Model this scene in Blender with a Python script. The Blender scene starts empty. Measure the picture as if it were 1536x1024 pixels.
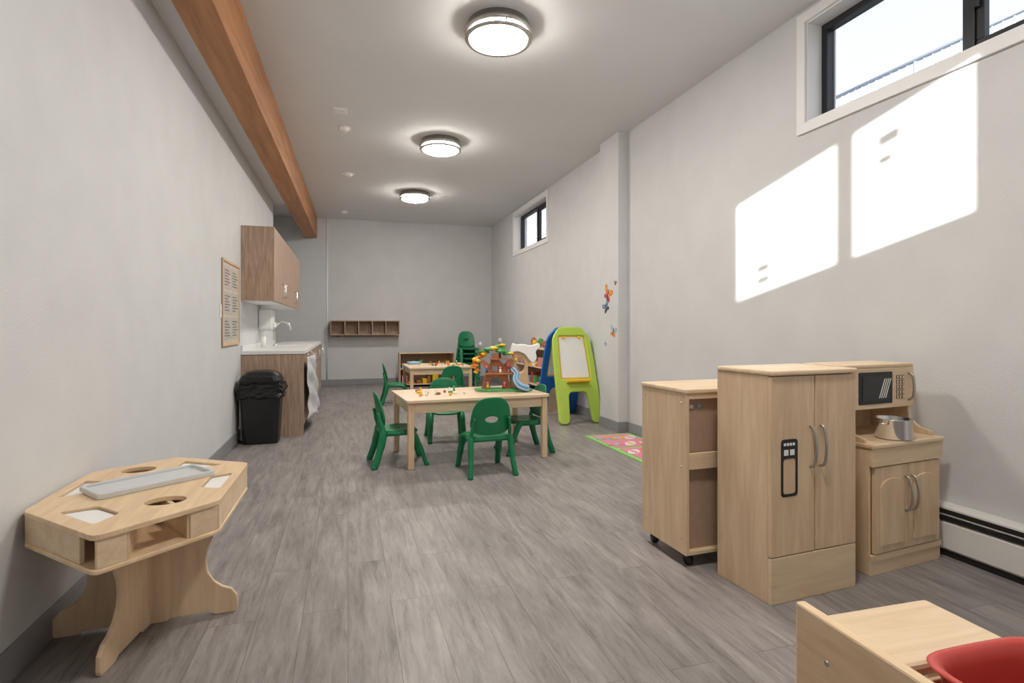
import bpy, bmesh, math, random
from mathutils import Vector, Matrix, Euler
random.seed(4)
S=bpy.context.scene
S.view_settings.view_transform='Standard'
S.view_settings.look='None'
S.view_settings.exposure=0.0
COL=S.collection
H=3.42; XL=-1.1; XR=3.06; YB=11.8; YR=-1.0

# ------------------------------------------------------------ materials
def lin(c):
    return tuple(((x/255)/12.92 if x/255<=.04045 else ((x/255+.055)/1.055)**2.4) for x in c)+(1,)
def newmat(name):
    m=bpy.data.materials.new(name); m.use_nodes=True
    nt=m.node_tree; b=nt.nodes['Principled BSDF']; return m,nt,b
def plain(name,c,rough=.5,metal=0,var=.06,scale=8,bump=0,spec=.5):
    m,nt,b=newmat(name)
    tc=nt.nodes.new('ShaderNodeTexCoord'); n=nt.nodes.new('ShaderNodeTexNoise')
    n.inputs['Scale'].default_value=scale; n.inputs['Detail'].default_value=3
    nt.links.new(tc.outputs['Object'],n.inputs['Vector'])
    r=nt.nodes.new('ShaderNodeValToRGB'); l=lin(c)
    r.color_ramp.elements[0].color=tuple(x*(1-var) for x in l[:3])+(1,)
    r.color_ramp.elements[1].color=tuple(min(1,x*(1+var)) for x in l[:3])+(1,)
    r.color_ramp.elements[0].position=.3; r.color_ramp.elements[1].position=.7
    nt.links.new(n.outputs['Fac'],r.inputs['Fac']); nt.links.new(r.outputs['Color'],b.inputs['Base Color'])
    b.inputs['Roughness'].default_value=rough; b.inputs['Metallic'].default_value=metal
    b.inputs['Specular IOR Level'].default_value=spec
    if bump:
        n2=nt.nodes.new('ShaderNodeTexNoise'); n2.inputs['Scale'].default_value=bump
        nt.links.new(tc.outputs['Object'],n2.inputs['Vector'])
        bp=nt.nodes.new('ShaderNodeBump'); bp.inputs['Strength'].default_value=.12; bp.inputs['Distance'].default_value=.008
        nt.links.new(n2.outputs['Fac'],bp.inputs['Height']); nt.links.new(bp.outputs['Normal'],b.inputs['Normal'])
    return m
def wood(name,c1,c2,scale=(14,14,1.4),rough=.45,dist=.8,ns=1.6):
    m,nt,b=newmat(name)
    tc=nt.nodes.new('ShaderNodeTexCoord'); mp=nt.nodes.new('ShaderNodeMapping')
    mp.inputs['Scale'].default_value=scale
    nt.links.new(tc.outputs['Object'],mp.inputs['Vector'])
    n=nt.nodes.new('ShaderNodeTexNoise'); n.inputs['Scale'].default_value=ns; n.inputs['Detail'].default_value=7
    n.inputs['Distortion'].default_value=dist; n.inputs['Roughness'].default_value=.62
    nt.links.new(mp.outputs['Vector'],n.inputs['Vector'])
    r=nt.nodes.new('ShaderNodeValToRGB'); r.color_ramp.elements[0].position=.3; r.color_ramp.elements[1].position=.68
    r.color_ramp.elements[0].color=lin(c1); r.color_ramp.elements[1].color=lin(c2)
    nt.links.new(n.outputs['Fac'],r.inputs['Fac']); nt.links.new(r.outputs['Color'],b.inputs['Base Color'])
    b.inputs['Roughness'].default_value=rough
    return m
def emit(name,c,s):
    m,nt,b=newmat(name); b.inputs['Base Color'].default_value=lin(c)
    b.inputs['Emission Color'].default_value=lin(c); b.inputs['Emission Strength'].default_value=s; return m

WALL=plain('wall_paint',(213,214,215),.75,var=.03,scale=3.5,bump=90)
CEIL=plain('ceiling_paint',(224,225,226),.85,var=.015,scale=2)
TRIMW=plain('white_trim',(240,240,240),.45,var=.01)
BASEG=plain('grey_cove_base',(146,147,149),.5,var=.03)
MAPLE=wood('maple_ply_vertical',(207,177,143),(229,203,169))
MAPLEH=wood('maple_ply_horizontal',(214,186,151),(233,210,178),scale=(1.4,12,12))
MAPLEY=wood('maple_ply_lengthwise',(214,182,143),(234,207,170),scale=(12,1.4,12))
PALE=wood('pale_table_laminate',(216,190,158),(233,210,182),scale=(1.2,10,10))
BEAM=wood('glulam_beam',(152,98,56),(192,136,88),scale=(9,.7,9),rough=.55,dist=.4)
WAL=wood('walnut_laminate',(150,124,104),(194,168,147),scale=(22,22,1.5),ns=2.2,rough=.5)
HARD=plain('brown_hardboard',(176,148,126),.6,var=.05,scale=30)
BLACK=plain('black_plastic',(22,23,25),.35,var=.1)
BAG=plain('black_bag',(16,16,17),.25,var=.1)
FRAME=plain('black_window_frame',(32,34,38),.4,var=.03)
GREEN=plain('green_plastic',(18,122,78),.38,var=.05,scale=5)
LIME=plain('lime_plastic',(184,214,84),.4,var=.03)
BLUE=plain('blue_plastic',(24,104,190),.4,var=.03)
YEL=plain('yellow_plastic',(240,192,40),.4,var=.03)
RED=plain('red_plastic',(200,78,70),.35,var=.03)
ORG=plain('orange_plastic',(230,132,42),.45,var=.12,scale=30)
LEAF=plain('leaf_green_plastic',(86,160,92),.45,var=.12,scale=30)
BRN=plain('brown_plastic',(166,104,70),.5,var=.12,scale=25)
SKYB=plain('light_blue_plastic',(150,188,222),.35,var=.03)
WHITE=plain('white_plastic',(238,238,236),.4,var=.01)
STEEL=plain('stainless_steel',(228,228,228),.2,metal=1,var=.02,scale=40)
NICK=plain('brushed_nickel',(190,186,180),.32,metal=1,var=.04,scale=40)
COUNT=plain('white_countertop',(236,236,236),.3,var=.01)
FRAMEW=wood('pine_frame',(210,176,136),(228,198,158))
PAPER=plain('paper_notes',(206,196,182),.8,var=.12,scale=40)
CLOTH=plain('translucent_bag',(205,205,208),.45,var=.12,scale=14)
PINK=plain('pink_foam',(222,140,158),.8,var=.03)
TRAY=plain('frosted_plastic_tray',(206,208,209),.25,var=.02)
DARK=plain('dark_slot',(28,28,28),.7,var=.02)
LITE=plain('limegreen_foam',(150,205,120),.8,var=.03)
SKYF=plain('blue_foam',(140,195,215),.8,var=.03)
EXT=plain('exterior_siding',(168,178,190),.8,var=.04)
LAMP=emit('lamp_diffuser',(255,249,240),100)

def floor_mat():
    m,nt,b=newmat('grey_vinyl_plank'); L=nt.links
    tc=nt.nodes.new('ShaderNodeTexCoord')
    mp=nt.nodes.new('ShaderNodeMapping'); mp.inputs['Rotation'].default_value=(0,0,math.pi/2)
    L.new(tc.outputs['Object'],mp.inputs['Vector'])
    br=nt.nodes.new('ShaderNodeTexBrick'); br.offset=.37
    br.inputs['Scale'].default_value=1; br.inputs['Brick Width'].default_value=1.22; br.inputs['Row Height'].default_value=.18
    br.inputs['Mortar Size'].default_value=.0014; br.inputs['Color1'].default_value=(0,0,0,1); br.inputs['Color2'].default_value=(1,1,1,1)
    br.inputs['Mortar'].default_value=(.2,.2,.2,1); br.inputs['Bias'].default_value=0
    L.new(mp.outputs['Vector'],br.inputs['Vector'])
    sep=nt.nodes.new('ShaderNodeMapping'); sep.inputs['Scale'].default_value=(19,2.2,1)
    L.new(tc.outputs['Object'],sep.inputs['Vector'])
    add=nt.nodes.new('ShaderNodeVectorMath'); add.operation='MULTIPLY_ADD'
    L.new(br.outputs['Color'],add.inputs[0]); add.inputs[1].default_value=(7,7,7); L.new(sep.outputs['Vector'],add.inputs[2])
    n=nt.nodes.new('ShaderNodeTexNoise'); n.inputs['Scale'].default_value=1.3; n.inputs['Detail'].default_value=12
    n.inputs['Roughness'].default_value=.76; n.inputs['Distortion'].default_value=.5
    L.new(add.outputs[0],n.inputs['Vector'])
    r=nt.nodes.new('ShaderNodeValToRGB'); e=r.color_ramp.elements
    e[0].position=.27; e[0].color=lin((98,94,92)); e[1].position=.73; e[1].color=lin((174,168,166))
    x=e.new(.48); x.color=lin((145,139,137))
    L.new(n.outputs['Fac'],r.inputs['Fac'])
    # broad cloudy variation of the print
    n3=nt.nodes.new('ShaderNodeTexNoise'); n3.inputs['Scale'].default_value=1.0; n3.inputs['Detail'].default_value=3
    s3=nt.nodes.new('ShaderNodeMapping'); s3.inputs['Scale'].default_value=(6,2.2,1); L.new(tc.outputs['Object'],s3.inputs['Vector']); L.new(s3.outputs['Vector'],n3.inputs['Vector'])
    r3=nt.nodes.new('ShaderNodeValToRGB'); r3.color_ramp.elements[0].position=.35; r3.color_ramp.elements[1].position=.65
    r3.color_ramp.elements[0].color=(.84,.84,.84,1); r3.color_ramp.elements[1].color=(1.06,1.06,1.06,1); L.new(n3.outputs['Fac'],r3.inputs['Fac'])
    m3=nt.nodes.new('ShaderNodeMix'); m3.data_type='RGBA'; m3.blend_type='MULTIPLY'; m3.inputs[0].default_value=1
    L.new(r.outputs['Color'],m3.inputs[6]); L.new(r3.outputs['Color'],m3.inputs[7])
    mx=nt.nodes.new('ShaderNodeMix'); mx.data_type='RGBA'; mx.blend_type='MULTIPLY'; mx.inputs[0].default_value=1
    r2=nt.nodes.new('ShaderNodeValToRGB'); r2.color_ramp.elements[0].color=(.90,.90,.90,1); r2.color_ramp.elements[1].color=(1.0,1.0,1.0,1)
    L.new(br.outputs['Color'],r2.inputs['Fac'])
    L.new(m3.outputs[2],mx.inputs[6]); L.new(r2.outputs['Color'],mx.inputs[7])
    ms=nt.nodes.new('ShaderNodeMix'); ms.data_type='RGBA'; ms.blend_type='MULTIPLY'
    L.new(br.outputs['Fac'],ms.inputs[0]); L.new(mx.outputs[2],ms.inputs[6]); ms.inputs[7].default_value=(.6,.6,.6,1)
    L.new(ms.outputs[2],b.inputs['Base Color'])
    b.inputs['Roughness'].default_value=.42; b.inputs['Specular IOR Level'].default_value=.4
    bp=nt.nodes.new('ShaderNodeBump'); bp.inputs['Strength'].default_value=.08; bp.inputs['Distance'].default_value=.005
    L.new(n.outputs['Fac'],bp.inputs['Height']); L.new(bp.outputs['Normal'],b.inputs['Normal'])
    return m
FLOOR=floor_mat()
def block_mat():
    m,nt,b=newmat('painted_block'); L=nt.links
    tc=nt.nodes.new('ShaderNodeTexCoord'); mp=nt.nodes.new('ShaderNodeMapping'); mp.inputs['Rotation'].default_value=(math.pi/2,0,0)
    L.new(tc.outputs['Object'],mp.inputs['Vector'])
    br=nt.nodes.new('ShaderNodeTexBrick'); br.inputs['Scale'].default_value=1; br.inputs['Brick Width'].default_value=.4; br.inputs['Row Height'].default_value=.2
    br.inputs['Mortar Size'].default_value=.005
    br.inputs['Color1'].default_value=lin((214,216,218)); br.inputs['Color2'].default_value=lin((212,214,216)); br.inputs['Mortar'].default_value=lin((207,209,211))
    L.new(mp.outputs['Vector'],br.inputs['Vector']); L.new(br.outputs['Color'],b.inputs['Base Color']); b.inputs['Roughness'].default_value=.7
    return m
BLOCK=block_mat()
def glass_mat():
    m=bpy.data.materials.new('window_glass'); m.use_nodes=True; nt=m.node_tree; nt.nodes.clear()
    o=nt.nodes.new('ShaderNodeOutputMaterial'); mx=nt.nodes.new('ShaderNodeMixShader'); t=nt.nodes.new('ShaderNodeBsdfTransparent'); g=nt.nodes.new('ShaderNodeBsdfGlossy')
    g.inputs['Roughness'].default_value=.02; mx.inputs[0].default_value=.04
    nt.links.new(t.outputs[0],mx.inputs[1]); nt.links.new(g.outputs[0],mx.inputs[2]); nt.links.new(mx.outputs[0],o.inputs[0]); return m
GLASS=glass_mat()

# ------------------------------------------------------------ geometry helpers
PARTS=[]; CUT=[]
def reg(me,m,name='part',smooth=False):
    o=bpy.data.objects.new(name,me); COL.objects.link(o)
    me.materials.clear(); me.materials.append(m)
    if smooth:
        for p in me.polygons: p.use_smooth=True
    PARTS.append(o); return o
def bev(o,w,seg=2):
    if w:
        md=o.modifiers.new('b','BEVEL'); md.width=w; md.segments=seg; md.limit_method='ANGLE'; md.angle_limit=math.radians(40)
    return o
def box(a,b,m,w=.003,M=None):
    """box from min corner a to max corner b"""
    a=Vector(a); b=Vector(b); bm=bmesh.new(); bmesh.ops.create_cube(bm,size=1)
    for v in bm.verts: v.co=Vector([(a[i]+b[i])/2+v.co[i]*(b[i]-a[i]) for i in range(3)])
    me=bpy.data.meshes.new('b'); bm.to_mesh(me); bm.free()
    if M is not None: me.transform(M)
    return bev(reg(me,m),w)
MXZ=Matrix.Rotation(math.pi/2,4,'X')
MYZ=Matrix(((0,0,1,0),(1,0,0,0),(0,1,0,0),(0,0,0,1)))
def T(x,y,z): return Matrix.Translation((x,y,z))
def prism(pts,d,m,M=Matrix(),w=.003,seg=2,smooth=False):
    bm=bmesh.new(); n=len(pts)
    lo=[bm.verts.new((p[0],p[1],0)) for p in pts]; hi=[bm.verts.new((p[0],p[1],d)) for p in pts]
    bm.faces.new(lo[::-1]); bm.faces.new(hi)
    for i in range(n): bm.faces.new((lo[i],lo[(i+1)%n],hi[(i+1)%n],hi[i]))
    bmesh.ops.recalc_face_normals(bm,faces=bm.faces)
    me=bpy.data.meshes.new('p'); bm.to_mesh(me); bm.free(); me.transform(M)
    return bev(reg(me,m,smooth=smooth),w,seg)
def cut(o,c):
    PARTS.remove(c); CUT.append(c)
    c.modifiers.clear()
    md=o.modifiers.new('c','BOOLEAN'); md.operation='DIFFERENCE'; md.solver='EXACT'; md.object=c
    idx=len(o.modifiers)-1
    bi=[i for i,x in enumerate(o.modifiers) if x.type=='BEVEL']
    if bi: o.modifiers.move(idx,bi[0])
def rpoly(pts,r,n=5):
    out=[]; N=len(pts)
    for i in range(N):
        p=Vector(pts[i]); a=Vector(pts[i-1]); b=Vector(pts[(i+1)%N])
        da=(a-p); db=(b-p); rr=min(r,da.length*.45,db.length*.45)
        s=p+da.normalized()*rr; e=p+db.normalized()*rr
        for k in range(n+1):
            t=k/n; q=(1-t)**2*s+2*t*(1-t)*p+t*t*e; out.append((q.x,q.y))
    return out
def oval(cx,cy,rx,ry,n=28,e=2.0,rot=0):
    out=[]
    for i in range(n):
        a=2*math.pi*i/n; c,s=math.cos(a),math.sin(a)
        x=rx*math.copysign(abs(c)**(2/e),c); y=ry*math.copysign(abs(s)**(2/e),s)
        out.append((cx+x*math.cos(rot)-y*math.sin(rot),cy+x*math.sin(rot)+y*math.cos(rot)))
    return out
def tube(pts,rad,m,n=10,flat=1.0,up=None):
    pts=[Vector(p) for p in pts]
    if not hasattr(rad,'__len__'): rad=[rad]*len(pts)
    bm=bmesh.new(); rings=[]; nrm=None
    for i,p in enumerate(pts):
        d=(pts[min(i+1,len(pts)-1)]-pts[max(i-1,0)]).normalized()
        if nrm is None:
            u=Vector(up) if up else (Vector((0,0,1)) if abs(d.z)<.9 else Vector((1,0,0)))
            nrm=(u-d*u.dot(d)).normalized()
        else: nrm=(nrm-d*nrm.dot(d)).normalized()
        bn=d.cross(nrm)
        rings.append([bm.verts.new(p+nrm*math.cos(2*math.pi*k/n)*rad[i]*flat+bn*math.sin(2*math.pi*k/n)*rad[i]) for k in range(n)])
    for i in range(len(rings)-1):
        for k in range(n): bm.faces.new((rings[i][k],rings[i][(k+1)%n],rings[i+1][(k+1)%n],rings[i+1][k]))
    bm.faces.new(rings[0][::-1]); bm.faces.new(rings[-1])
    bmesh.ops.recalc_face_normals(bm,faces=bm.faces)
    me=bpy.data.meshes.new('t'); bm.to_mesh(me); bm.free(); return reg(me,m,smooth=True)
def smoothpts(pts,k=5):
    P=[Vector(p) for p in pts]; out=[]
    for i in range(len(P)-1):
        p0=P[max(i-1,0)];p1=P[i];p2=P[i+1];p3=P[min(i+2,len(P)-1)]
        for j in range(k):
            t=j/k; out.append(.5*((2*p1)+(-p0+p2)*t+(2*p0-5*p1+4*p2-p3)*t*t+(-p0+3*p1-3*p2+p3)*t**3))
    out.append(P[-1]); return out
def lathe(prof,loc,m,n=32,sx=1,sy=1,smooth=True):
    bm=bmesh.new(); rings=[]
    for r,z in prof:
        if r<1e-5: rings.append([bm.verts.new((loc[0],loc[1],loc[2]+z))])
        else: rings.append([bm.verts.new((loc[0]+sx*r*math.cos(2*math.pi*k/n),loc[1]+sy*r*math.sin(2*math.pi*k/n),loc[2]+z)) for k in range(n)])
    for i in range(len(rings)-1):
        a,b=rings[i],rings[i+1]
        for k in range(n):
            k2=(k+1)%n
            if len(a)==1 and len(b)==1: continue
            if len(a)==1: bm.faces.new((a[0],b[k],b[k2]))
            elif len(b)==1: bm.faces.new((a[k],a[k2],b[0]))
            else: bm.faces.new((a[k],a[k2],b[k2],b[k]))
    bmesh.ops.recalc_face_normals(bm,faces=bm.faces)
    me=bpy.data.meshes.new('l'); bm.to_mesh(me); bm.free(); return reg(me,m,smooth=smooth)
def blob(c,s,m,jit=0,sub=3,rot=0):
    bm=bmesh.new(); bmesh.ops.create_icosphere(bm,subdivisions=sub,radius=1)
    for v in bm.verts:
        k=1+random.uniform(-jit,jit); v.co=Vector((v.co.x*s[0]*k,v.co.y*s[1]*k,v.co.z*s[2]*k))
    bmesh.ops.rotate(bm,verts=bm.verts,cent=(0,0,0),matrix=Matrix.Rotation(rot,3,'Z'))
    bmesh.ops.translate(bm,verts=bm.verts,vec=c)
    me=bpy.data.meshes.new('s'); bm.to_mesh(me); bm.free(); return reg(me,m,smooth=True)
def ringpanel(hole,outer,fn,th,m,rings=6):
    """panel between hole outline and outer outline (same count) mapped by fn(x,y)->3D"""
    bm=bmesh.new(); R=[]
    N=len(outer)
    for j in range(rings+1):
        t=j/rings
        R.append([bm.verts.new(fn(hole[i][0]*(1-t)+outer[i][0]*t,hole[i][1]*(1-t)+outer[i][1]*t)) for i in range(N)])
    for j in range(rings):
        for i in range(N): bm.faces.new((R[j][i],R[j][(i+1)%N],R[j+1][(i+1)%N],R[j+1][i]))
    bmesh.ops.recalc_face_normals(bm,faces=bm.faces)
    me=bpy.data.meshes.new('r'); bm.to_mesh(me); bm.free(); o=reg(me,m,smooth=True)
    md=o.modifiers.new('s','SOLIDIFY'); md.thickness=th; md.offset=0
    md=o.modifiers.new('b','BEVEL'); md.width=th*.3; md.segments=2; md.limit_method='ANGLE'; md.angle_limit=math.radians(50)
    return o
def merge_mesh(name):
    bpy.context.view_layer.update(); dg=bpy.context.evaluated_depsgraph_get()
    bm=bmesh.new(); mats=[]
    for o in PARTS:
        me=bpy.data.meshes.new_from_object(o.evaluated_get(dg)); me.transform(o.matrix_world)
        mp=[]
        for s in me.materials:
            if s not in mats: mats.append(s)
            mp.append(mats.index(s))
        for p in me.polygons: p.material_index=mp[p.material_index] if mp and p.material_index<len(mp) else 0
        bm.from_mesh(me); bpy.data.meshes.remove(me)
    out=bpy.data.meshes.new(name); bm.to_mesh(out); bm.free()
    for s in mats: out.materials.append(s)
    for o in PARTS+CUT: bpy.data.objects.remove(o)
    PARTS.clear(); CUT.clear(); return out
def place(me,name,loc=(0,0,0),rz=0):
    o=bpy.data.objects.new(name,me); o.location=loc; o.rotation_euler=(0,0,math.radians(rz)); COL.objects.link(o); return o
def done(name,loc=(0,0,0),rz=0): return place(merge_mesh(name),name,loc,rz)

# ------------------------------------------------------------ room shell
box((-1.7,YR-.1,-.1),(3.4,YB+.2,0),FLOOR,0); done('floor')
box((-1.7,YR-.1,H),(3.4,YB+.2,H+.1),CEIL,0); done('ceiling')
box((-1.7,YR-.1,0),(XL,9.1,H),WALL,0); box((-1.7,9.1,0),(-1.5,YB,H),WALL,0); done('wall_left')
box((-1.7,YB,0),(XR+.3,YB+.2,H),WALL,0); box((-1.5,YB-.04,0),(-.43,YB,H),BLOCK,0); done('wall_back')
W1=(1.27,3.06); W2=(8.24,10.03); ZA,ZB=2.62,3.32
TH=.25
box((XR,YR-.1,0),(XR+TH,YB,ZA),WALL,0); box((XR,YR-.1,ZB),(XR+TH,YB,H),WALL,0)
box((XR,YR-.1,ZA),(XR+TH,W1[0],ZB),WALL,0); box((XR,W1[1],ZA),(XR+TH,W2[0],ZB),WALL,0); box((XR,W2[1],ZA),(XR+TH,YB,ZB),WALL,0)
done('wall_right')
box((2.94,5.6,0),(XR,6.07,H),WALL,.002); done('column')
# wall behind the camera with its window opening
rx=(-.147,1.062); rz_=(2.435,3.22)
box((XL,YR-.05,0),(XR,YR,rz_[0]),WALL,0); box((XL,YR-.05,rz_[1]),(XR,YR,H),WALL,0)
box((XL,YR-.05,rz_[0]),(rx[0],YR,rz_[1]),WALL,0); box((rx[1],YR-.05,rz_[0]),(XR,YR,rz_[1]),WALL,0); done('wall_rear')
box((.507,YR-.045,rz_[0]),(.575,YR-.005,rz_[1]),FRAME,0)
for (a,b) in ((rx[0],.507),(.575,rx[1])):
    box((a,YR-.03,rz_[0]),(b,YR-.027,rz_[1]),GLASS,0)
box((.02,YR-.04,rz_[0]+.16),(.10,YR-.01,rz_[0]+.21),FRAME); box((.02,YR-.04,rz_[0]+.07),(.10,YR-.01,rz_[0]+.12),FRAME)
box((.70,YR-.04,rz_[1]-.18),(.78,YR-.01,rz_[1]-.12),FRAME); box((.70,YR-.04,rz_[1]-.29),(.75,YR-.01,rz_[1]-.25),FRAME)
done('window_3')
box((XL,YR,3.1),(-.93,9.1,H),CEIL,0); done('trim_soffit')
prism([(-.985,YR),(-.775,YR),(-.60,YB-.045),(-.85,YB-.045)],H-3.0,BEAM,T(0,0,3.0),.006); done('ceiling_beam')
# baseboards
def bb(name,*bs):
    for a,b in bs: box(a,b,BASEG,.003)
    done(name)
BH=.12
bb('baseboard_left',((XL,YR,0),(XL+.012,6.44,BH)))
bb('baseboard_back',((-1.5,YB-.055,0),(-.43,YB-.04,BH)),((-.43,YB-.014,0),(XR,YB,BH)))
bb('baseboard_right',((XR-.012,2.7,0),(XR,5.6,BH)),((XR-.012,6.07,0),(XR,YB-.014,BH)),((2.928,5.588,0),(2.94,6.082,BH)),((2.94,5.588,0),(XR-.012,5.6,BH)))
tube([(-.41,YB-.03,0.0),(-.41,YB-.03,H)],.02,TRIMW); done('trim_pipe')

def window(name,y0,y1,mull):
    t=.07
    for a,b in (((XR-.018,y0-t,ZA-t),(XR,y1+t,ZA)),((XR-.018,y0-t,ZB),(XR,y1+t,ZB+t)),((XR-.018,y0-t,ZA),(XR,y0,ZB)),((XR-.018,y1,ZA),(XR,y1+t,ZB))):
        box(a,b,TRIMW,.002)
    # reveal liners
    l=.012
    box((XR,y0,ZA),(XR+TH,y1,ZA+l),TRIMW,0); box((XR,y0,ZB-l),(XR+TH,y1,ZB),TRIMW,0)
    box((XR,y0,ZA+l),(XR+TH,y0+l,ZB-l),TRIMW,0); box((XR,y1-l,ZA+l),(XR+TH,y1,ZB-l),TRIMW,0)
    x0,x1=XR+.12,XR+.19; f=.045
    y0+=l;y1-=l;za=ZA+l;zb=ZB-l
    box((x0,y0,za),(x1,y1,za+f),FRAME); box((x0,y0,zb-f),(x1,y1,zb),FRAME); box((x0,y0,za+f),(x1,y0+f,zb-f),FRAME); box((x0,y1-f,za+f),(x1,y1,zb-f),FRAME)
    box((x0,mull-.03,za+f),(x1,mull+.03,zb-f),FRAME)
    # inner sash of the nearer half
    s=.04
    a,b=y0+f,mull-.03
    box((x0+.01,a,za+f),(x1-.02,b,za+f+s),FRAME); box((x0+.01,a,zb-f-s),(x1-.02,b,zb-f),FRAME)
    box((x0+.01,a,za+f+s),(x1-.02,a+s,zb-f-s),FRAME); box((x0+.01,b-s,za+f+s),(x1-.02,b,zb-f-s),FRAME)
    box((x0+.045,y0+f,za+f),(x0+.05,y1-f,zb-f),GLASS,0)
    box((x0-.02,b-.025,za+.25),(x0+.01,b-.005,za+.36),FRAME)
    done(name)
window('window_1',W1[0],W1[1],2.10)
window('window_2',W2[0],W2[1],9.05)

# ------------------------------------------------------------ ceiling lights
q=-.035
lathe([(0,q-.115),(.10,q-.112),(.18,q-.098),(.215,q-.075),(.218,q-.030)],(0,0,0),LAMP,40)
lathe([(.219,q-.084),(.238,q-.088),(.246,q-.080),(.246,q-.068),(.219,q-.066)],(0,0,0),NICK,40)
lathe([(.219,q-.040),(.248,q-.040),(.248,q-.016),(.235,q-.005),(.225,0),(0,0)],(0,0,0),NICK,40)
for k in range(3):
    a=k*2.09+.5; tube([(.240*math.cos(a),.240*math.sin(a),q-.035),(.240*math.cos(a),.240*math.sin(a),q-.08)],.006,NICK)
me=merge_mesh('lamp')
for y in (3.88,6.5,9.13,1.2): place(me,'ceiling_light',(1.06,y,H))  # last lamp is added, out of view, to brighten the near end
for i,(x,y,k) in enumerate(((-.08,5.87,0),(-.05,6.37,1),(0,8.26,1),(-.08,11.0,1))):
    if k==0:
        box((-.07,-.07,-.015),(.07,.07,0),WHITE,.004); box((-.05,-.05,-.02),(.05,.05,-.015),WHITE,.002); done('ceiling_vent',(x,y,H))
    else:
        lathe([(0,-.045),(.045,-.045),(.055,-.03),(.065,-.02),(.065,0),(0,0)],(0,0,0),WHITE,24); box((-.08,-.02,-.02),(.08,.02,0),WHITE); done('smoke_detector',(x,y,H))

# ------------------------------------------------------------ kitchenette
KY0,KY1=6.45,10.6
box((XL+.002,KY0,0.0),(-.47,KY0+.02,.90),WAL,.001)
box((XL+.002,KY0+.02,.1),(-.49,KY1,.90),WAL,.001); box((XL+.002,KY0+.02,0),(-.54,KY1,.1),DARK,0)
n=7; dw=(KY1-KY0-.02)/n
for i in range(n):
    y=KY0+.02+i*dw; box((-.49,y+.003,.11),(-.47,y+dw-.003,.89),WAL,.002)
    yy=y+dw-.05 if i%2==0 else y+.05
    tube([(-.47,yy,.66),(-.44,yy,.66),(-.44,yy,.82),(-.47,yy,.82)],.006,STEEL,8)
done('base_cabinet')
o=box((XL+.002,KY0-.015,.90),(-.45,KY1+.01,.94),COUNT,.004)
c=box((-.98,7.75,.80),(-.56,8.35,1.0),COUNT,0); cut(o,c)
box((XL+.002,KY0,.94),(XL+.02,9.1,1.0),COUNT,.002)
box((-.975,7.755,.905),(-.565,8.345,.91),STEEL,0)
done('countertop')
tube(smoothpts([(-.95,8.05,.94),(-.95,8.05,1.15),(-.92,8.05,1.24),(-.84,8.05,1.27),(-.77,8.05,1.23),(-.75,8.05,1.15)]),.015,STEEL,12)
lathe([(0,0),(.03,0),(.03,.02),(.018,.03),(0,.03)],(-.95,8.05,.94),STEEL,20)
tube([(-.95,8.05,1.0),(-.95,8.13,1.03)],.008,STEEL)
done('sink_faucet')
box((XL+.002,KY0,1.485),(-.79,9.7,2.29),WAL,.001)
box((XL+.004,KY0+.01,1.478),(-.80,9.69,1.485),WHITE,0)
for i in range(4):
    y=KY0+i*.8125; box((-.79,y+.002,1.485),(-.77,y+.8105,2.29),WAL,.002)
for yy in (7.2,7.33,8.82,8.95):
    tube([(-.77,yy,1.55),(-.74,yy,1.55),(-.74,yy,1.72),(-.77,yy,1.72)],.007,STEEL,8)
done('upper_cabinet')
box((XL+.002,7.6,1.17),(-.93,7.88,1.42),WHITE,.02); box((-.93,7.66,1.19),(-.90,7.82,1.26),WHITE,.01); done('paper_towel_dispenser')
tube([(-1.0,7.35,.941),(-1.0,7.35,1.08)],.03,WHITE,16); tube([(-1.0,7.35,1.08),(-1.0,7.35,1.13),(-.96,7.35,1.13)],.006,WHITE,8); done('soap_bottle')
# hanging bag on the cabinet front
bm=bmesh.new(); nu,nv=26,20; G=[]
for i in range(nu+1):
    row=[]
    for j in range(nv+1):
        u=i/nu; v=j/nv
        d=.07*math.sin(math.pi*u)*(.35+.9*(1-v))+.014*math.sin(u*19+v*5)+.012*math.sin(v*17+u*9)+random.uniform(-.006,.006)
        row.append(bm.verts.new((-.432+max(0,d),6.5+1.15*u+.03*math.sin(v*6),.17+.69*v+ .03*math.sin(u*9)*(1-v))))
    G.append(row)
for i in range(nu):
    for j in range(nv): bm.faces.new((G[i][j],G[i+1][j],G[i+1][j+1],G[i][j+1]))
me=bpy.data.meshes.new('bag'); bm.to_mesh(me); bm.free(); o=reg(me,CLOTH,smooth=True); md=o.modifiers.new('s','SOLIDIFY'); md.thickness=.004
for y in (6.62,7.3): tube([(-.42,y,.84),(-.43,y,.885),(-.455,y,.90)],.006,STEEL,8)
done('hanging_laundry_bag')
# trash bin
def rr(w,d,r=.05): return rpoly([(-w,-d),(w,-d),(w,d),(-w,d)],r,4)
def loft(secs,m,cap=True):
    bm=bmesh.new(); R=[[bm.verts.new((p[0],p[1],z)) for p in pts] for pts,z in secs]
    n=len(R[0])
    for a,b in zip(R,R[1:]):
        for k in range(n): bm.faces.new((a[k],a[(k+1)%n],b[(k+1)%n],b[k]))
    if cap: bm.faces.new(R[0][::-1]); bm.faces.new(R[-1])
    bmesh.ops.recalc_face_normals(bm,faces=bm.faces)
    me=bpy.data.meshes.new('lf'); bm.to_mesh(me); bm.free(); return reg(me,m)
loft([(rr(.165,.12),0),(rr(.17,.125),.02),(rr(.2,.15),.58),(rr(.205,.155),.60)],BLACK)
o=loft([(rr(.212,.162),.46),(rr(.222,.172),.48),(rr(.218,.168),.52),(rr(.232,.18),.56),(rr(.222,.172),.61),(rr(.21,.16),.62)],BAG)
md=o.modifiers.new('s','SUBSURF'); md.levels=2; md.render_levels=2
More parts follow.
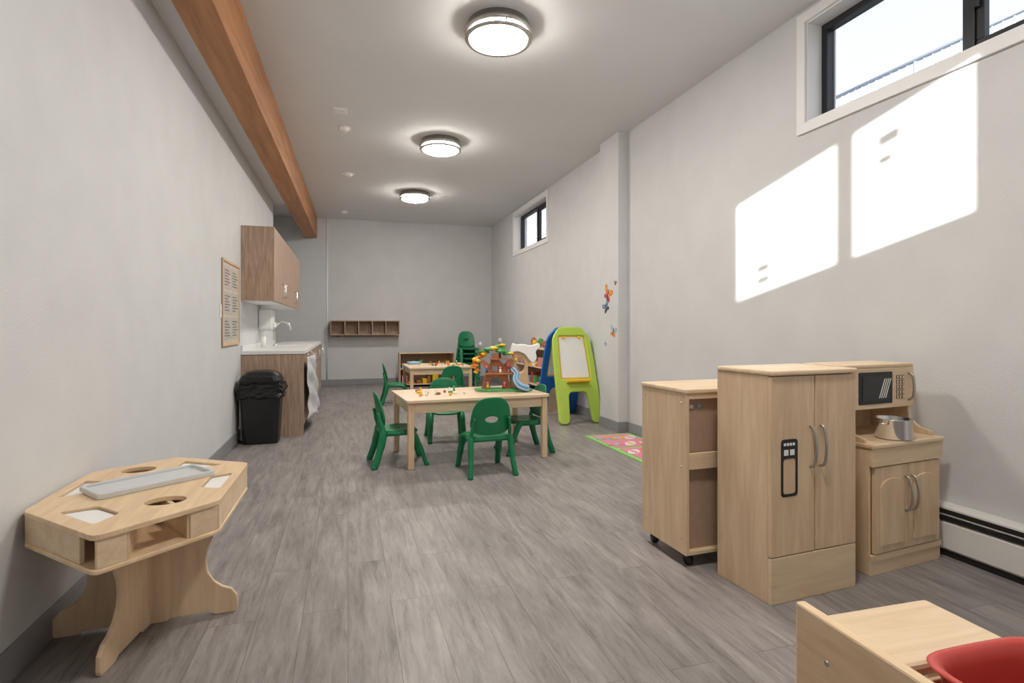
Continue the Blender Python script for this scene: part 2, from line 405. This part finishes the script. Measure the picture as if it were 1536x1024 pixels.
tx=bpy.data.textures.new('crumple','CLOUDS'); tx.noise_scale=.05
md=o.modifiers.new('d','DISPLACE'); md.texture=tx; md.strength=.05; md.mid_level=.5
loft([(rr(.2,.15,.07),.615),(rr(.205,.155,.07),.65),(rr(.185,.14,.08),.70),(rr(.14,.11,.08),.735),(rr(.08,.06,.05),.748)],BLACK)
box((-.12,-.161,.63),(.12,-.14,.69),BAG,.008)
done('trash_bin',(-.86,6.21,0))
# notice board and switch
box((XL+.001,5.5,1.02),(XL+.008,6.3,1.83),PAPER,0)
for a,b in (((5.5,1.02),(6.3,1.045)),((5.5,1.805),(6.3,1.83)),((5.5,1.045),(5.525,1.805)),((6.275,1.045),(6.3,1.805))):
    box((XL+.001,a[0],a[1]),(XL+.018,b[0],b[1]),FRAMEW,.002)
INK=plain('printed_text',(120,118,116),.8,var=.1,scale=30)
for r in range(3):
    for c_ in range(2):
        ya=5.56+c_*.36; za=1.08+r*.24
        box((XL+.008,ya,za),(XL+.011,ya+.31,za+.21),plain('note%d%d'%(r,c_),(186+r*6,182+c_*8,176),.8,var=.06,scale=30),0)
        for k in range(6): box((XL+.011,ya+.03,za+.03+k*.027),(XL+.0115,ya+.28-.05*((k*7+r+c_)%3),za+.041+k*.027),INK,0)
done('notice_board')
box((XL+.001,5.42,1.28),(XL+.008,5.49,1.40),WHITE,.002); box((XL+.008,5.445,1.32),(XL+.012,5.465,1.36),WHITE,.001); done('light_switch')

# wall cubby
y0,y1=YB-.27,YB-.002
box((-.34,y0,1.31),(1.03,y1,1.33),WAL,.002); box((-.34,y0,1.03),(1.03,y1,1.05),WAL,.002); box((-.34,y1-.01,1.05),(1.03,y1,1.31),WAL,0)
for i in range(6): x=-.34+i*(1.35/5); box((x,y0,1.05),(x+.02,y1-.01,1.31),WAL,.001)
box((-.34,y1-.02,.99),(1.03,y1,1.03),WAL,.002)
for i in range(10): x=-.27+i*.137; tube([(x,y1-.02,1.01),(x,y1-.06,1.0),(x,y1-.07,1.02)],.006,STEEL,8)
done('wall_cubby_shelf')

# ------------------------------------------------------------ chairs (sitter faces +Y)
def chair_mesh():
    hole=oval(0,.12,.055,.026,36); outer=[]
    for i in range(36):
        a=2*math.pi*i/36; c,s=math.cos(a),math.sin(a)
        e=2/3.0; x=math.copysign(abs(c)**e,c); y=math.copysign(abs(s)**e,s)
        w=.165-.022*(y) ; outer.append((x*w,.145+.155*y))
    def fn(x,y): return Vector((x,-.155-.17*y+1.3*x*x*.9,.335+y))
    ringpanel(hole,outer,fn,.016,GREEN)
    # seat
    hs=oval(0,0,.02,.02,32); so=[(p[0]*(1.0+.05*(p[1]>0)),p[1]) for p in oval(0,.0,.165,.165,32,e=3.6)]
    def fs(x,y): return Vector((x,y,.305-.010*(1-(x/.165)**2)*(1-(y/.165)**2)-(.018*max(0,(y-.1)/.06)**2)))
    ringpanel(hs,so,fs,.022,GREEN)
    lathe([(0,-.012),(.03,-.012),(.03,.0),(0,0)],(0,0,.304),GREEN,20)
    for s in (-1,1):
        tube(smoothpts([(s*.145,-.185,.47),(s*.158,-.165,.38),(s*.165,-.145,.30),(s*.175,-.175,.15),(s*.19,-.225,0.0)]),[.012]*5+[.015]*5+[.024]*5+[.021]*5+[.016],GREEN,10,flat=1.4,up=(0,1,0))
        tube(smoothpts([(s*.155,.0,.295),(s*.163,.10,.285),(s*.168,.15,.2),(s*.174,.19,.1),(s*.18,.225,0.0)]),[.016]*5+[.026]*5+[.023]*5+[.019]*5+[.015],GREEN,10,flat=1.3,up=(0,1,0))
        tube([(s*.160,-.15,.285),(s*.162,0,.285),(s*.160,.12,.285)],.014,GREEN,8,flat=1.3)
        lathe([(0,0),(.022,0),(.022,.02),(.016,.03),(0,.03)],(s*.19,-.225,0),GREEN,12); lathe([(0,0),(.022,0),(.022,.02),(.015,.03),(0,.03)],(s*.18,.225,0),GREEN,12)
    tube([(-.16,-.155,.29),(.16,-.155,.29)],.012,GREEN,8,flat=1.4)
    return merge_mesh('child_chair')
CH=chair_mesh()
place(CH,'child_chair',(1.10,4.44,0),3)
place(CH,'child_chair',(.42,4.93,0),-86)
place(CH,'child_chair',(1.0,5.83,0),176)
place(CH,'child_chair',(1.64,5.07,0),94)
place(CH,'child_chair',(1.45,8.05,0),4)
place(CH,'child_chair',(.72,8.75,0),-92)
for i in range(6):
    o=bpy.data.objects.new('chair_%d'%i,CH); COL.objects.link(o); PARTS.append(o); o.location=(0,.02*i,.095*i)
me=merge_mesh('chair_stack'); place(me,'chair_stack',(2.27,10.7,0),182)

# ------------------------------------------------------------ tables
def table(w,d,h,name,loc,rz):
    prism(rpoly([(-w/2,-d/2),(w/2,-d/2),(w/2,d/2),(-w/2,d/2)],.035),.028,PALE,T(0,0,h-.028),.005)
    a,b=w/2-.045,d/2-.045
    for sx in (-1,1):
        for sy in (-1,1):
            cx,cy=sx*a,sy*b; box((cx-.026,cy-.026,0),(cx+.026,cy+.026,h-.028),MAPLE,.008)
        box((sx*a-.011,-b+.026,h-.115),(sx*a+.011,b-.026,h-.028),MAPLEH,.002)
        box((-a+.026,sx*b-.011,h-.115),(a-.026,sx*b+.011,h-.028),MAPLEH,.002)
    return done(name,loc,rz)
TC=(1.09,5.06)
table(1.32,.82,.585,'activity_table',(TC[0],TC[1],0),4.5)
table(1.0,.95,.585,'activity_table',(1.37,8.80,0),1)
TZ=.585
# ------------------------------------------------------------ tree house toy on table
prism([(x,y) for x,y in [(-.26+.02,-.10),(-.14,-.15),(.05,-.12),(.2,-.16),(.29,-.07),(.27,.07),(.15,.13),(-.05,.10),(-.2,.13),(-.27,.03)]],.022,LEAF,T(0,0,0),.008,3)
tr=[(-.20,0),(-.17,.10),(-.15,.18),(-.21,.25),(-.18,.28),(-.12,.23),(-.09,.33),(-.04,.34),(-.03,.27),(.02,.23),(.08,.29),(.11,.27),(.05,.17),(.055,.10),(.09,0)]
o=prism([(p[0],p[1]) for p in tr],.10,BRN,T(0,.05,.02)@MXZ,.012,3)
c=prism([(-.12,-.02),(-.12,.07),(-.095,.105),(-.06,.115),(-.025,.105),(0,.07),(0,-.02)],.2,BRN,T(0,.1,.02)@MXZ,0); cut(o,c)
c=prism(oval(-.07,.19,.03,.03,20),.2,BRN,T(0,.1,.02)@MXZ,0); cut(o,c)
box((-.17,-.11,.16),(.16,.09,.175),BRN,.006)
box((-.12,-.10,.30),(.06,.07,.312),BRN,.006)
o=prism([(.08,.0),(.26,.0),(.25,.2),(.30,.3),(.22,.36),(.12,.36),(.07,.25)],.09,plain('tan_plastic',(212,178,140),.5,var=.1,scale=30),T(0,.09,.02)@MXZ,.01,2)
c=prism(oval(.17,.22,.05,.07,24),.2,BRN,T(0,.15,.02)@MXZ,0); cut(o,c)
for x,z,s in ((-.24,.27,.05),(-.19,.32,.045),(-.27,.22,.035),(-.25,.17,.03)): 
    for k in range(5): blob((x+random.uniform(-.025,.025),random.uniform(-.04,.04),z+random.uniform(-.02,.02)+.02),(s*.6,s*.6,s*.38),ORG if k%3 else YEL,.12,2)
for x,z,s in ((-.1,.40,.07),(0,.39,.07),(-.17,.37,.05),(.06,.36,.05),(-.02,.43,.05)):
    for k in range(4): blob((x+random.uniform(-.03,.03),random.uniform(-.05,.05),z+random.uniform(-.012,.012)),(s*.7,s*.7,s*.28),LEAF if (k+int(x*100))%4 else YEL,.10,2)
for x,y,z in ((-.21,0,.44),(-.02,.02,.48)): blob((x,y,z-.0),(.022,.022,.028),plain('grey_plastic',(170,175,180),.5),0,2)
tube([(-.21,0,.41),(-.21,0,.34)],.01,BRN,8); tube([(-.02,.02,.30),(-.02,.02,.46)],.01,BRN,8)
o=prism(rpoly([(.07,.34),(.10,.44),(.14,.42),(.20,.43),(.28,.41),(.36,.44),(.37,.40),(.32,.36),(.34,.29),(.30,.24),(.26,.27),(.22,.33),(.15,.36)],.03),.10,WHITE,T(0,.07,.02)@MXZ,.012,3)
sl=smoothpts([(.10,-.07,.21),(.14,-.10,.17),(.13,-.13,.11),(.17,-.15,.06),(.25,-.15,.035)])
tube(sl,[.045]*len(sl),SKYB,12,flat=.3,up=(0,0,1))
for s in (-1,1): tube([p+Vector((0,s*.035,.015)) for p in sl],.009,SKYB,8)
for x,z,m in ((.05,.24,RED),(-.15,.20,BLUE),(.13,.30,YEL),(-.02,.19,WHITE),(-.14,.045,YEL),(.02,.045,RED)):
    tube([(x,-.07,z-.02),(x,-.07,z+.02)],.012,m,10); blob((x,-.07,z+.032),(.013,.013,.013),PINK,0,2)
done('tree_house_playset',(1.43,5.10,TZ),-14)
def bits(name,loc,n,w,d,rz=0):
    for i in range(n):
        x=random.uniform(-w,w); y=random.uniform(-d,d); m=random.choice([RED,YEL,LEAF,BRN,WHITE,BLUE,BRN,ORG]); k=i%3
        if k==0: box((x-.018,y-.012,0),(x+.018,y+.012,.022),m,.004)
        elif k==1:
            tube([(x,y,0),(x,y,.03)],[.012,.009],m,10); blob((x,y,.038),(.011,.011,.011),m,0,2)
        else:
            blob((x,y,.016),(.024,.010,.010),m,0,2,rot=i); 
            for s in (-1,1): tube([(x+s*.010*math.cos(i),y+s*.010*math.sin(i),0),(x+s*.010*math.cos(i),y+s*.010*math.sin(i),.014)],.004,m,6)
    done(name,loc,rz)
bits('toy_figures',(.80,5.04,TZ),18,.27,.2,4)
bits('toy_figures',(1.47,8.8,TZ),26,.30,.35)
lathe([(0,0),(.1,0),(.11,.01),(.11,.04),(.1,.04),(.1,.012),(0,.012)],(0,0,0),SKYB,24); done('toy_tray',(1.04,9.1,TZ))

# ------------------------------------------------------------ low shelf & play table at the back
def shelf(w,d,h,name,loc,rz,nsh=2,mat=MAPLE,fill=True):
    t=.018
    box((-w/2,-d/2,0),(-w/2+t,d/2,h),mat); box((w/2-t,-d/2,0),(w/2,d/2,h),mat); box((-w/2+t,-d/2,h-t),(w/2-t,d/2,h),MAPLEH)
    box((-w/2+t,d/2-.008,0),(w/2-t,d/2,h-t),HARD,0)
    for i in range(nsh): 
        z=.04+i*(h-.06)/nsh; box((-w/2+t,-d/2,z),(w/2-t,d/2-.008,z+t),MAPLEH)
        if fill:
            x=-w/2+.05
            while x<w/2-.14:
                ww=random.uniform(.05,.13); hh=random.uniform(.08,.75)*((h-.06)/nsh-.04); m=random.choice([RED,YEL,BLUE,LEAF,WHITE,ORG,BRN,PINK,SKYB])
                box((x,-d/2+.04,z+t),(x+ww,d/2-.05,z+t+hh),m,.008); x+=ww+random.uniform(.01,.05)
    return done(name,loc,rz)
shelf(1.1,.36,.68,'toy_shelf',(1.53,11.2,0),0,2)
shelf(1.5,.34,.88,'toy_shelf',(2.86,8.0,0),-90,3)
for i in range(6):
    m=[RED,BRN,LEAF,ORG,YEL,BRN][i]; blob((0.02*(i%2),-.3+i*.12,.035+.02*(i%3)),(.05,.05,.035+.02*(i%3)),m,.1,2)
done('stuffed_toys',(2.84,8.0,.885))

# ------------------------------------------------------------ easel
def panel(m,tilt,y,inner):
    """A-frame half; built in XZ, tilted about X at its foot"""
    out=rpoly([(-.295,0),(-.155,0),(-.125,.40),(.125,.40),(.155,0),(.295,0),(.28,.80),(.262,1.10),(.16,1.25),(-.16,1.25),(-.262,1.10),(-.28,.80)],.07,6)
    R=T(0,y,0)@Matrix.Rotation(tilt,4,'X')
    o=prism(out,.05,m,R@T(0,.025,0)@MXZ,.014,3)
    c=prism(rpoly([(-.205,.56),(.205,.56),(.185,1.13),(-.185,1.13)],.03),.3,m,R@T(0,.15,0)@MXZ,0); cut(o,c)
    prism(rpoly([(-.21,.55),(.21,.55),(.19,1.14),(-.19,1.14)],.03),.012,YEL,R@T(0,.01,0)@MXZ,.003)
    prism(rpoly([(-.188,.58),(.188,.58),(.170,1.115),(-.170,1.115)],.02),.02,WHITE,R@T(0,.012,0)@MXZ,.003)
    if tilt<0: a,b=-.12,-.024
    else: a,b=.024,.12
    box((-.15,a,.505),(.15,b,.535),YEL,.008,M=R)
    for x in (-.11,.11): box((x-.02,-.032,1.09),(x+.02,.032,1.12),YEL,.004,M=R)
panel(LIME,-math.radians(17.5),-.42,1)
panel(BLUE,math.radians(17.5),.42,1)
tube([(-.13,0,1.17),(.13,0,1.17)],.018,YEL,12)
done('art_easel',(2.755,6.64,.002),1)

# ------------------------------------------------------------ foam mat
w,d=.56,1.3
def jag():
    P=[]; n=8; m=18
    for i in range(n*2): P.append((i*w/(n*2),0 if i%2 else .02))
    for i in range(m*2): P.append((w-(0 if i%2 else .02),i*d/(m*2)))
    for i in range(n*2): P.append((w-i*w/(n*2),d-(0 if i%2 else .02)))
    for i in range(m*2): P.append(((0 if i%2 else .02),d-i*d/(m*2)))
    return P
prism(jag(),.010,LITE,Matrix(),.0)
cols=[PINK,SKYF,YEL,WHITE,ORG,SKYF,PINK,WHITE]
prism(rpoly([(.06,.06),(w-.06,.06),(w-.06,.60),(.06,.60)],.02),.004,PINK,T(0,0,.010),0)
prism(rpoly([(.06,.66),(w-.06,.66),(w-.06,1.24),(.06,1.24)],.02),.004,PINK,T(0,0,.010),0)
for i in range(12):
    cx=.13+.15*(i%3); cy=.16+.28*(i//3)+(.06 if i>5 else 0)
    prism(oval(cx,cy,.055,.10,16,e=1.6+.3*(i%3),rot=i*.8),.003,cols[i%8],T(0,0,.014),0)
    prism(oval(cx,cy,.025,.05,14,rot=i*.8+1),.002,cols[(i+3)%8],T(0,0,.017),0)
done('foam_play_mat',(2.47,4.2,0),0)

# ------------------------------------------------------------ rolling shelf (back faces camera)
w,d,h,zb=.74,.40,.89,.065; t=.02
box((0,0,zb),(t,d,h-.022),MAPLE); box((w-t,0,zb),(w,d,h-.022),MAPLE)
prism(rpoly([(-.006,-.008),(w+.002,-.008),(w+.002,d+.008),(-.006,d+.008)],.015),.022,MAPLEH,T(0,0,h-.022),.006)
box((t,0,zb),(w-t,d,zb+t),MAPLEH); box((t,.03,zb+t),(w-t,.036,h-.022),HARD,0)
box((t,0,.49),(w-t,.018,.57),MAPLEH,.002); box((t,.04,.46),(w-t,d,.48),MAPLEH)
box((t,0,h-.05),(w-t,.03,h-.022),MAPLEH,.002)
for x in (.05,w-.05):
    for y in (.05,d-.05):
        box((x-.02,y-.02,zb-.012),(x+.02,y+.02,zb),BLACK); tube([(x-.012,y,.027),(x+.012,y,.027)],.027,BLACK,18)
        box((x-.018,y-.01,.03),(x+.018,y+.012,zb-.01),BLACK,.004)
for z in (.14,.5,.82):
    for y in (.04,d-.04): tube([(-.002,y,z),(.002,y,z)],.005,NICK,10)
tube([(.05,.024,h-.09),(.05,.03,h-.09)],.012,WHITE,14); tube([(.10,.024,h-.09),(.10,.03,h-.09)],.011,SKYB,14)
done('rolling_storage_shelf',(1.60,2.34,0),2)

# ------------------------------------------------------------ play fridge
def arc_handle(x,z0,z1,y):
    tube(smoothpts([(x,y,z0),(x,y-.022,z0+.012),(x,y-.035,(z0+z1)/2),(x,y-.022,z1-.012),(x,y,z1)]),.006,NICK,10)
w,d,h=.51,.33,1.01
box((0,.02,.0),(.018,d,h-.022),MAPLE); box((w-.018,.02,0),(w,d,h-.022),MAPLE); box((.018,.02,0.0),(w-.018,d,.03),MAPLEH); box((.018,d-.01,.03),(w-.018,d,h-.022),HARD,0)
prism(rpoly([(-.006,-.012),(w+.006,-.012),(w+.006,d+.004),(-.006,d+.004)],.02),.022,MAPLEH,T(0,0,h-.022),.007)
box((0,0,0),(w,.02,.20),MAPLEH,.003)
box((.0,0,.204),(w/2-.003,.02,h-.026),MAPLE,.003); box((w/2+.003,0,.204),(w,.02,h-.026),MAPLE,.003)
arc_handle(w/2-.03,.58,.76,0); arc_handle(w/2+.03,.58,.76,0)
X0,X1,Za,Zb=.055,.15,.46,.71
o=prism(rpoly([(X0,Za),(X1,Za),(X1,Zb),(X0,Zb)],.018),.002,BLACK,T(0,0,0)@MXZ,0)
c=prism(rpoly([(X0+.012,Za+.012),(X1-.012,Za+.012),(X1-.012,Zb-.085),(X0+.012,Zb-.085)],.015),.1,BLACK,T(0,.05,0)@MXZ,0); cut(o,c)
for k in range(2): box((X0+.015+.035*k,-.003,Zb-.07),(X0+.04+.035*k,-.002,Zb-.045),WHITE,0)
for k in range(4): box((X0+.014+.017*k,-.003,Zb-.028),(X0+.026+.017*k,-.002,Zb-.016),WHITE,0)
done('play_fridge',(1.742,1.93,0),4)

# ------------------------------------------------------------ play stove / microwave unit
w,d=.54,.37; cz=.635
box((0,.015,0),(.018,d,cz-.022),MAPLE); box((w-.018,.015,0),(w,d,cz-.022),MAPLE)
box((.018,.04,.03),(w-.018,d,.05),MAPLEH); box((.018,.05,0),(w-.018,.06,.08),MAPLE,0)
box((0,0,.07),(w,.018,.10),MAPLEH,.002); box((.0,.006,0.0),(w,.02,.07),MAPLEH,.002)
box((-.008,-.015,cz-.022),(w+.008,d,cz),MAPLEH,.006)
box((0,-.008,cz-.11),(w,.015,cz-.022),MAPLEH,.003)
box((.018,d-.01,.05),(w-.018,d,1.0),MAPLE,0)
for i in range(2):
    xa=.02+i*.252; xb=xa+.247
    box((xa,-.003,.105),(xb,.015,cz-.115),MAPLE,.002)
    A=[(xa+.035,.14),(xb-.035,.14),(xb-.035,.42)]+[( (xa+xb)/2+ .088*math.cos(a), .42+.045*math.sin(a)) for a in [math.pi*k/8 for k in range(1,8)]]+[(xa+.035,.42)]
    o=prism(A,.010,MAPLE,T(0,-.001,0)@MXZ,.004,2)
arc_handle(.02+.247-.022,.29,.46,-.003); arc_handle(.02+.252+.022,.29,.46,-.003)
side=[(d,cz),(.03,cz),(.035,cz+.018),(.10,cz+.035),(.145,cz+.07),(.155,cz+.12),(.15,cz+.145),(.15,.985),(d,.985)]
for x in (0,w-.018): prism(side,.018,MAPLE,T(x,0,0)@MYZ,.003)
prism(rpoly([(-.008,.135),(w+.008,.135),(w+.008,d+.004),(-.008,d+.004)],.02),.02,MAPLEH,T(0,0,.985),.006)
box((.018,.15,.775),(w-.018,d-.01,.79),MAPLEH,.001)
box((.0,.135,.775),(w,.15,.985),MAPLEH,.003)
prism(rpoly([(.10,.80),(.36,.80),(.36,.965),(.10,.965)],.008),.003,BLACK,T(0,.135,0)@MXZ,0)
prism(rpoly([(.125,.82),(.335,.82),(.335,.945),(.125,.945)],.012),.002,plain('dark_grey',(38,38,40),.3),T(0,.132,0)@MXZ,0)
for k in range(4):
    x=.25+k*.016; prism([(x,.83),(x+.006,.83),(x+.05,.93),(x+.044,.93)],.001,WHITE,T(0,.13,0)@MXZ,0)
for r in range(5):
    for c_ in range(3): box((.395+c_*.022,.132,.82+r*.026),(.412+c_*.022,.135,.84+r*.026),BLACK,0); box((.397+c_*.022,.131,.822+r*.026),(.410+c_*.022,.132,.838+r*.026),MAPLEH,0)
tube(smoothpts([(.495,.135,.81),(.495,.112,.825),(.495,.105,.88),(.495,.112,.94),(.495,.135,.955)]),.007,NICK,10)
done('play_stove_microwave',(2.405,2.015,0),6)
lathe([(0,0),(.075,0),(.082,.008),(.082,.098),(.086,.102),(.079,.102),(.078,.012),(0,.010)],(0,0,0),STEEL,36)
tube([(.082,-.02,.08),(.105,-.02,.082),(.105,.02,.082),(.082,.02,.08)],.004,STEEL,8); tube([(-.082,-.02,.08),(-.105,-.02,.082),(-.105,.02,.082),(-.082,.02,.08)],.004,STEEL,8)
done('cooking_pot',(2.65,2.10,cz+.001),10)

# ------------------------------------------------------------ baseboard heater
ye=2.60
prof=[(0,.03),(0,.27),(-.05,.27),(-.062,.255),(-.062,.215),(-.045,.205),(-.045,.185),(-.068,.175),(-.068,.045),(-.05,.03)]
prism(prof,ye-YR-.05,WHITE,T(XR-.001,ye,0)@MXZ,.001)
box((XR-.0655,YR+.1,.188),(XR-.046,ye-.03,.204),DARK,0)
box((XR-.0645,YR+.1,.222),(XR-.061,ye-.03,.246),DARK,0)
box((XR-.055,YR+.1,0),(XR-.002,ye,.03),DARK,0)
done('baseboard_heater')

# ------------------------------------------------------------ hexagon sensory table
zt=.56
HX=[(-.745,1.965),(-.455,2.245),(-.45,2.83),(-.80,3.05),(-1.085,2.84),(-1.085,2.31)]
cx=sum(p[0] for p in HX)/6; cy=sum(p[1] for p in HX)/6
hx=[(p[0]-cx,p[1]-cy) for p in HX]
top=prism(rpoly(hx,.03),.018,MAPLEY,T(0,0,zt-.018),.005,3)
prism(rpoly(hx,.03),.016,MAPLEY,T(0,0,.435),.005,3)
ang=math.radians(35)
def P(x,y): return (x-cx,y-cy)
def hole(pts):
    c=prism(pts,.1,MAPLEY,T(0,0,zt-.05),0); cut(top,c)
def quad(c,dx,w1,w2,hh,r=.02):
    n=Vector(dx).normalized(); t=Vector((-n.y,n.x)); c=Vector(c)
    return rpoly([tuple(c+n*hh/2+t*w1/2),tuple(c+n*hh/2-t*w1/2),tuple(c-n*hh/2-t*w2/2),tuple(c-n*hh/2+t*w2/2)],r)
def edge_hole(i,w1,w2,hh,inset,off=0):
    a=Vector(hx[i]); b=Vector(hx[(i+1)%6]); mid=(a+b)/2; e=(b-a).normalized(); n=Vector((e.y,-e.x))
    c=mid-n*inset+e*off
    q=quad(c,n,w1,w2,hh); hole(q)
    q2=quad(c,n,w1-.012,w2-.012,hh-.012); prism(q2,.006,WHITE,T(0,0,zt-.016),0)
edge_hole(5,.24,.15,.10,.105)
edge_hole(4,.24,.17,.08,.075)
edge_hole(1,.24,.17,.08,.075)
edge_hole(2,.22,.14,.09,.10)
hole(oval(*P(-.645,2.30),.068,.055,28)); hole(oval(*P(-.90,2.83),.068,.055,28))
R=T(*P(-.775,2.575),zt)@Matrix.Rotation(math.radians(38),4,'Z')
o=prism(rpoly([(-.215,-.10),(.215,-.10),(.215,.10),(-.215,.10)],.02),.022,TRAY,R,.004)
c=prism(rpoly([(-.2,-.085),(.2,-.085),(.2,.085),(-.2,.085)],.015),.05,TRAY,R@T(0,0,.008),0); cut(o,c)
def wallseg(a,b,t=.015,z0=.451,z1=.542):
    a=Vector(a);b=Vector(b);e=(b-a); L=e.length; an=math.atan2(e.y,e.x)
    box((0,-t/2,z0),(L,t/2,z1),MAPLEH,.002,M=T(a.x,a.y,0)@Matrix.Rotation(an,4,'Z'))
def inset(p,k=.965): return Vector(p)*k
E=[inset(p) for p in hx]
wallseg(E[5],E[5].lerp(E[0],.82)); wallseg(E[1],E[2]); wallseg(E[4],E[5]); wallseg(E[3],E[4].lerp(E[3],.2))
F1=E[0].lerp(E[1],.22); F2=E[0].lerp(E[1],.74)
wallseg(E[0],F1); wallseg(F2,E[1])
wallseg(F1,F1*.35); wallseg(F2,F2*.35)
wallseg(E[2].lerp(E[3],.3),E[2].lerp(E[3],.3)*.3)
def half():
    return [(0,0),(.06,.0),(.08,.012),(.22,.012),(.24,0),(.315,0),(.325,.02),(.322,.07),(.30,.10),(.265,.115),(.235,.14),(.212,.18),(.205,.23),(.212,.28),(.235,.33),(.27,.37),(.275,.435),(0,.435)]
def full():
    h=half(); return h[1:-1]+[(-x,z) for x,z in h[1:-1][::-1]]
M1=Matrix.Rotation(math.radians(2),4,'Z')@T(0,.009,0)@MXZ
prism(full(),.018,MAPLE,M1,.004)
M2=Matrix.Rotation(math.radians(82),4,'Z')@T(0,.009,0)@MXZ
prism([(x*1.08,z) for x,z in full()],.018,MAPLE,M2,.004)
done('hexagon_sensory_table',(cx,cy,0),0)

# ------------------------------------------------------------ sand / water table with red tub (front right)
ht=.50
box((0,0,0),(.028,.86,ht),MAPLEY,.006)
box((.345,0,0),(.365,.79,ht-.05),MAPLEY,.004)
box((.030,.60,ht-.05),(.375,.82,ht-.02),MAPLEH,.010)
box((.028,.59,.08),(.345,.60,ht-.05),MAPLE,.003); box((.028,.02,.08),(.345,.04,ht-.05),MAPLE,.003)
box((.028,.04,.08),(.345,.58,.10),MAPLEH,.002)
secs=[(rr(.13,.2,.06),.22),(rr(.14,.225,.07),.26),(rr(.148,.24,.07),.46),(rr(.15,.242,.07),.50),(rr(.172,.26,.08),.51),(rr(.174,.262,.08),.52),(rr(.145,.235,.07),.52),(rr(.14,.23,.07),.46),(rr(.13,.215,.06),.27),(rr(.10,.17,.05),.245)]
o=loft(secs,RED); o.matrix_world=T(.205,.325,0); md=o.modifiers.new('s','SUBSURF'); md.levels=1; md.render_levels=1
for p in o.data.polygons: p.use_smooth=True
for y,z in ((.62,.40),(.76,.40),(.76,.15),(.1,.4)): tube([(-.002,y,z),(.002,y,z)],.007,NICK,12)
done('sand_water_table',(1.064,.27,0),-2)

# ------------------------------------------------------------ wall decals on the column
def butterfly(y,z,s,c1,c2,c3,rot=0):
    base=T(2.9395,y,z)@Matrix.Rotation(rot,4,'X')
    M=base@Matrix(((0,0,-1,0),(-1,0,0,0),(0,1,0,0),(0,0,0,1)))
    for sx in (-1,1):
        prism(oval(sx*.30*s,.24*s,.30*s,.17*s,20,rot=sx*.75),.0010,c1,M,0)
        prism(oval(sx*.22*s,-.18*s,.20*s,.14*s,20,rot=-sx*.6),.0010,c2,M,0)
        prism(oval(sx*.32*s,.27*s,.12*s,.07*s,14,rot=sx*.75),.0016,c3,M,0)
    prism(oval(0,0,.04*s,.35*s,16),.002,BLACK,M,0)
butterfly(5.86,1.58,.2,ORG,RED,YEL,.5); butterfly(5.90,1.43,.16,plain('slate_blue',(90,120,150),.6),plain('slate',(70,80,100),.6),SKYB,-.5); done('butterfly_decal')
butterfly(5.72,1.14,.15,SKYB,ORG,YEL,.3); done('butterfly_decal')
butterfly(5.92,1.00,.07,SKYB,SKYB,WHITE,.8); done('butterfly_decal')
butterfly(5.67,1.70,.06,plain('brownish',(120,90,80),.6),BRN,BRN,.2); done('butterfly_decal')

# ------------------------------------------------------------ exterior seen through the windows
box((7.9,0,4.35),(12,7.6,4.6),EXT,.01); box((8.6,0,0),(12,7.6,4.35),EXT,0)
tube([(8,0,5.12),(8,7.5,5.12)],.03,EXT,8); tube([(8,0,4.68),(8,7.5,4.68)],.02,EXT,8)
for i in range(61): y=i*.125; tube([(8,y,4.6 if i%12==0 else 4.68),(8,y,5.12)],.025 if i%12==0 else .012,EXT,6)
done('balcony_railing')
box((6.5,17,0),(11,30,4.8),EXT,0); 
for k in range(12): box((6.47,17,.4*k),(6.5,30,.4*k+.03),WHITE,0)
done('neighbour_house')
box((-30,-30,-.2),(40,45,-.12),plain('outdoor_ground',(120,120,112),.9,var=.1,scale=1),0); done('ground_outside')

# ------------------------------------------------------------ light
d=Vector((1,1.5,-.3225))
L=bpy.data.lights.new('sun','SUN'); L.energy=16; L.angle=math.radians(.5); L.color=(1,.97,.93)
o=bpy.data.objects.new('sun',L); o.rotation_euler=d.to_track_quat('-Z','Y').to_euler(); o.location=(-4,-8,6); COL.objects.link(o)
w=bpy.data.worlds.new('sky'); S.world=w; w.use_nodes=True; nt=w.node_tree; bg=nt.nodes['Background']
tc=nt.nodes.new('ShaderNodeTexCoord'); sp=nt.nodes.new('ShaderNodeSeparateXYZ'); r=nt.nodes.new('ShaderNodeValToRGB')
nt.links.new(tc.outputs['Generated'],sp.inputs[0]); nt.links.new(sp.outputs['Z'],r.inputs['Fac']); nt.links.new(r.outputs['Color'],bg.inputs['Color'])
r.color_ramp.elements[0].color=(.92,.95,1,1); r.color_ramp.elements[1].color=(.72,.82,1,1); r.color_ramp.elements[1].position=.9
bg.inputs['Strength'].default_value=1.25

# ------------------------------------------------------------ camera
cam=bpy.data.cameras.new('camera'); cam.sensor_width=36; cam.lens=820/1536*36; cam.shift_y=-22/1536; cam.clip_start=.02
co=bpy.data.objects.new('camera',cam); co.location=(0,0,1.2); co.rotation_euler=(math.pi/2,0,-math.radians(16.7)); COL.objects.link(co); S.camera=co
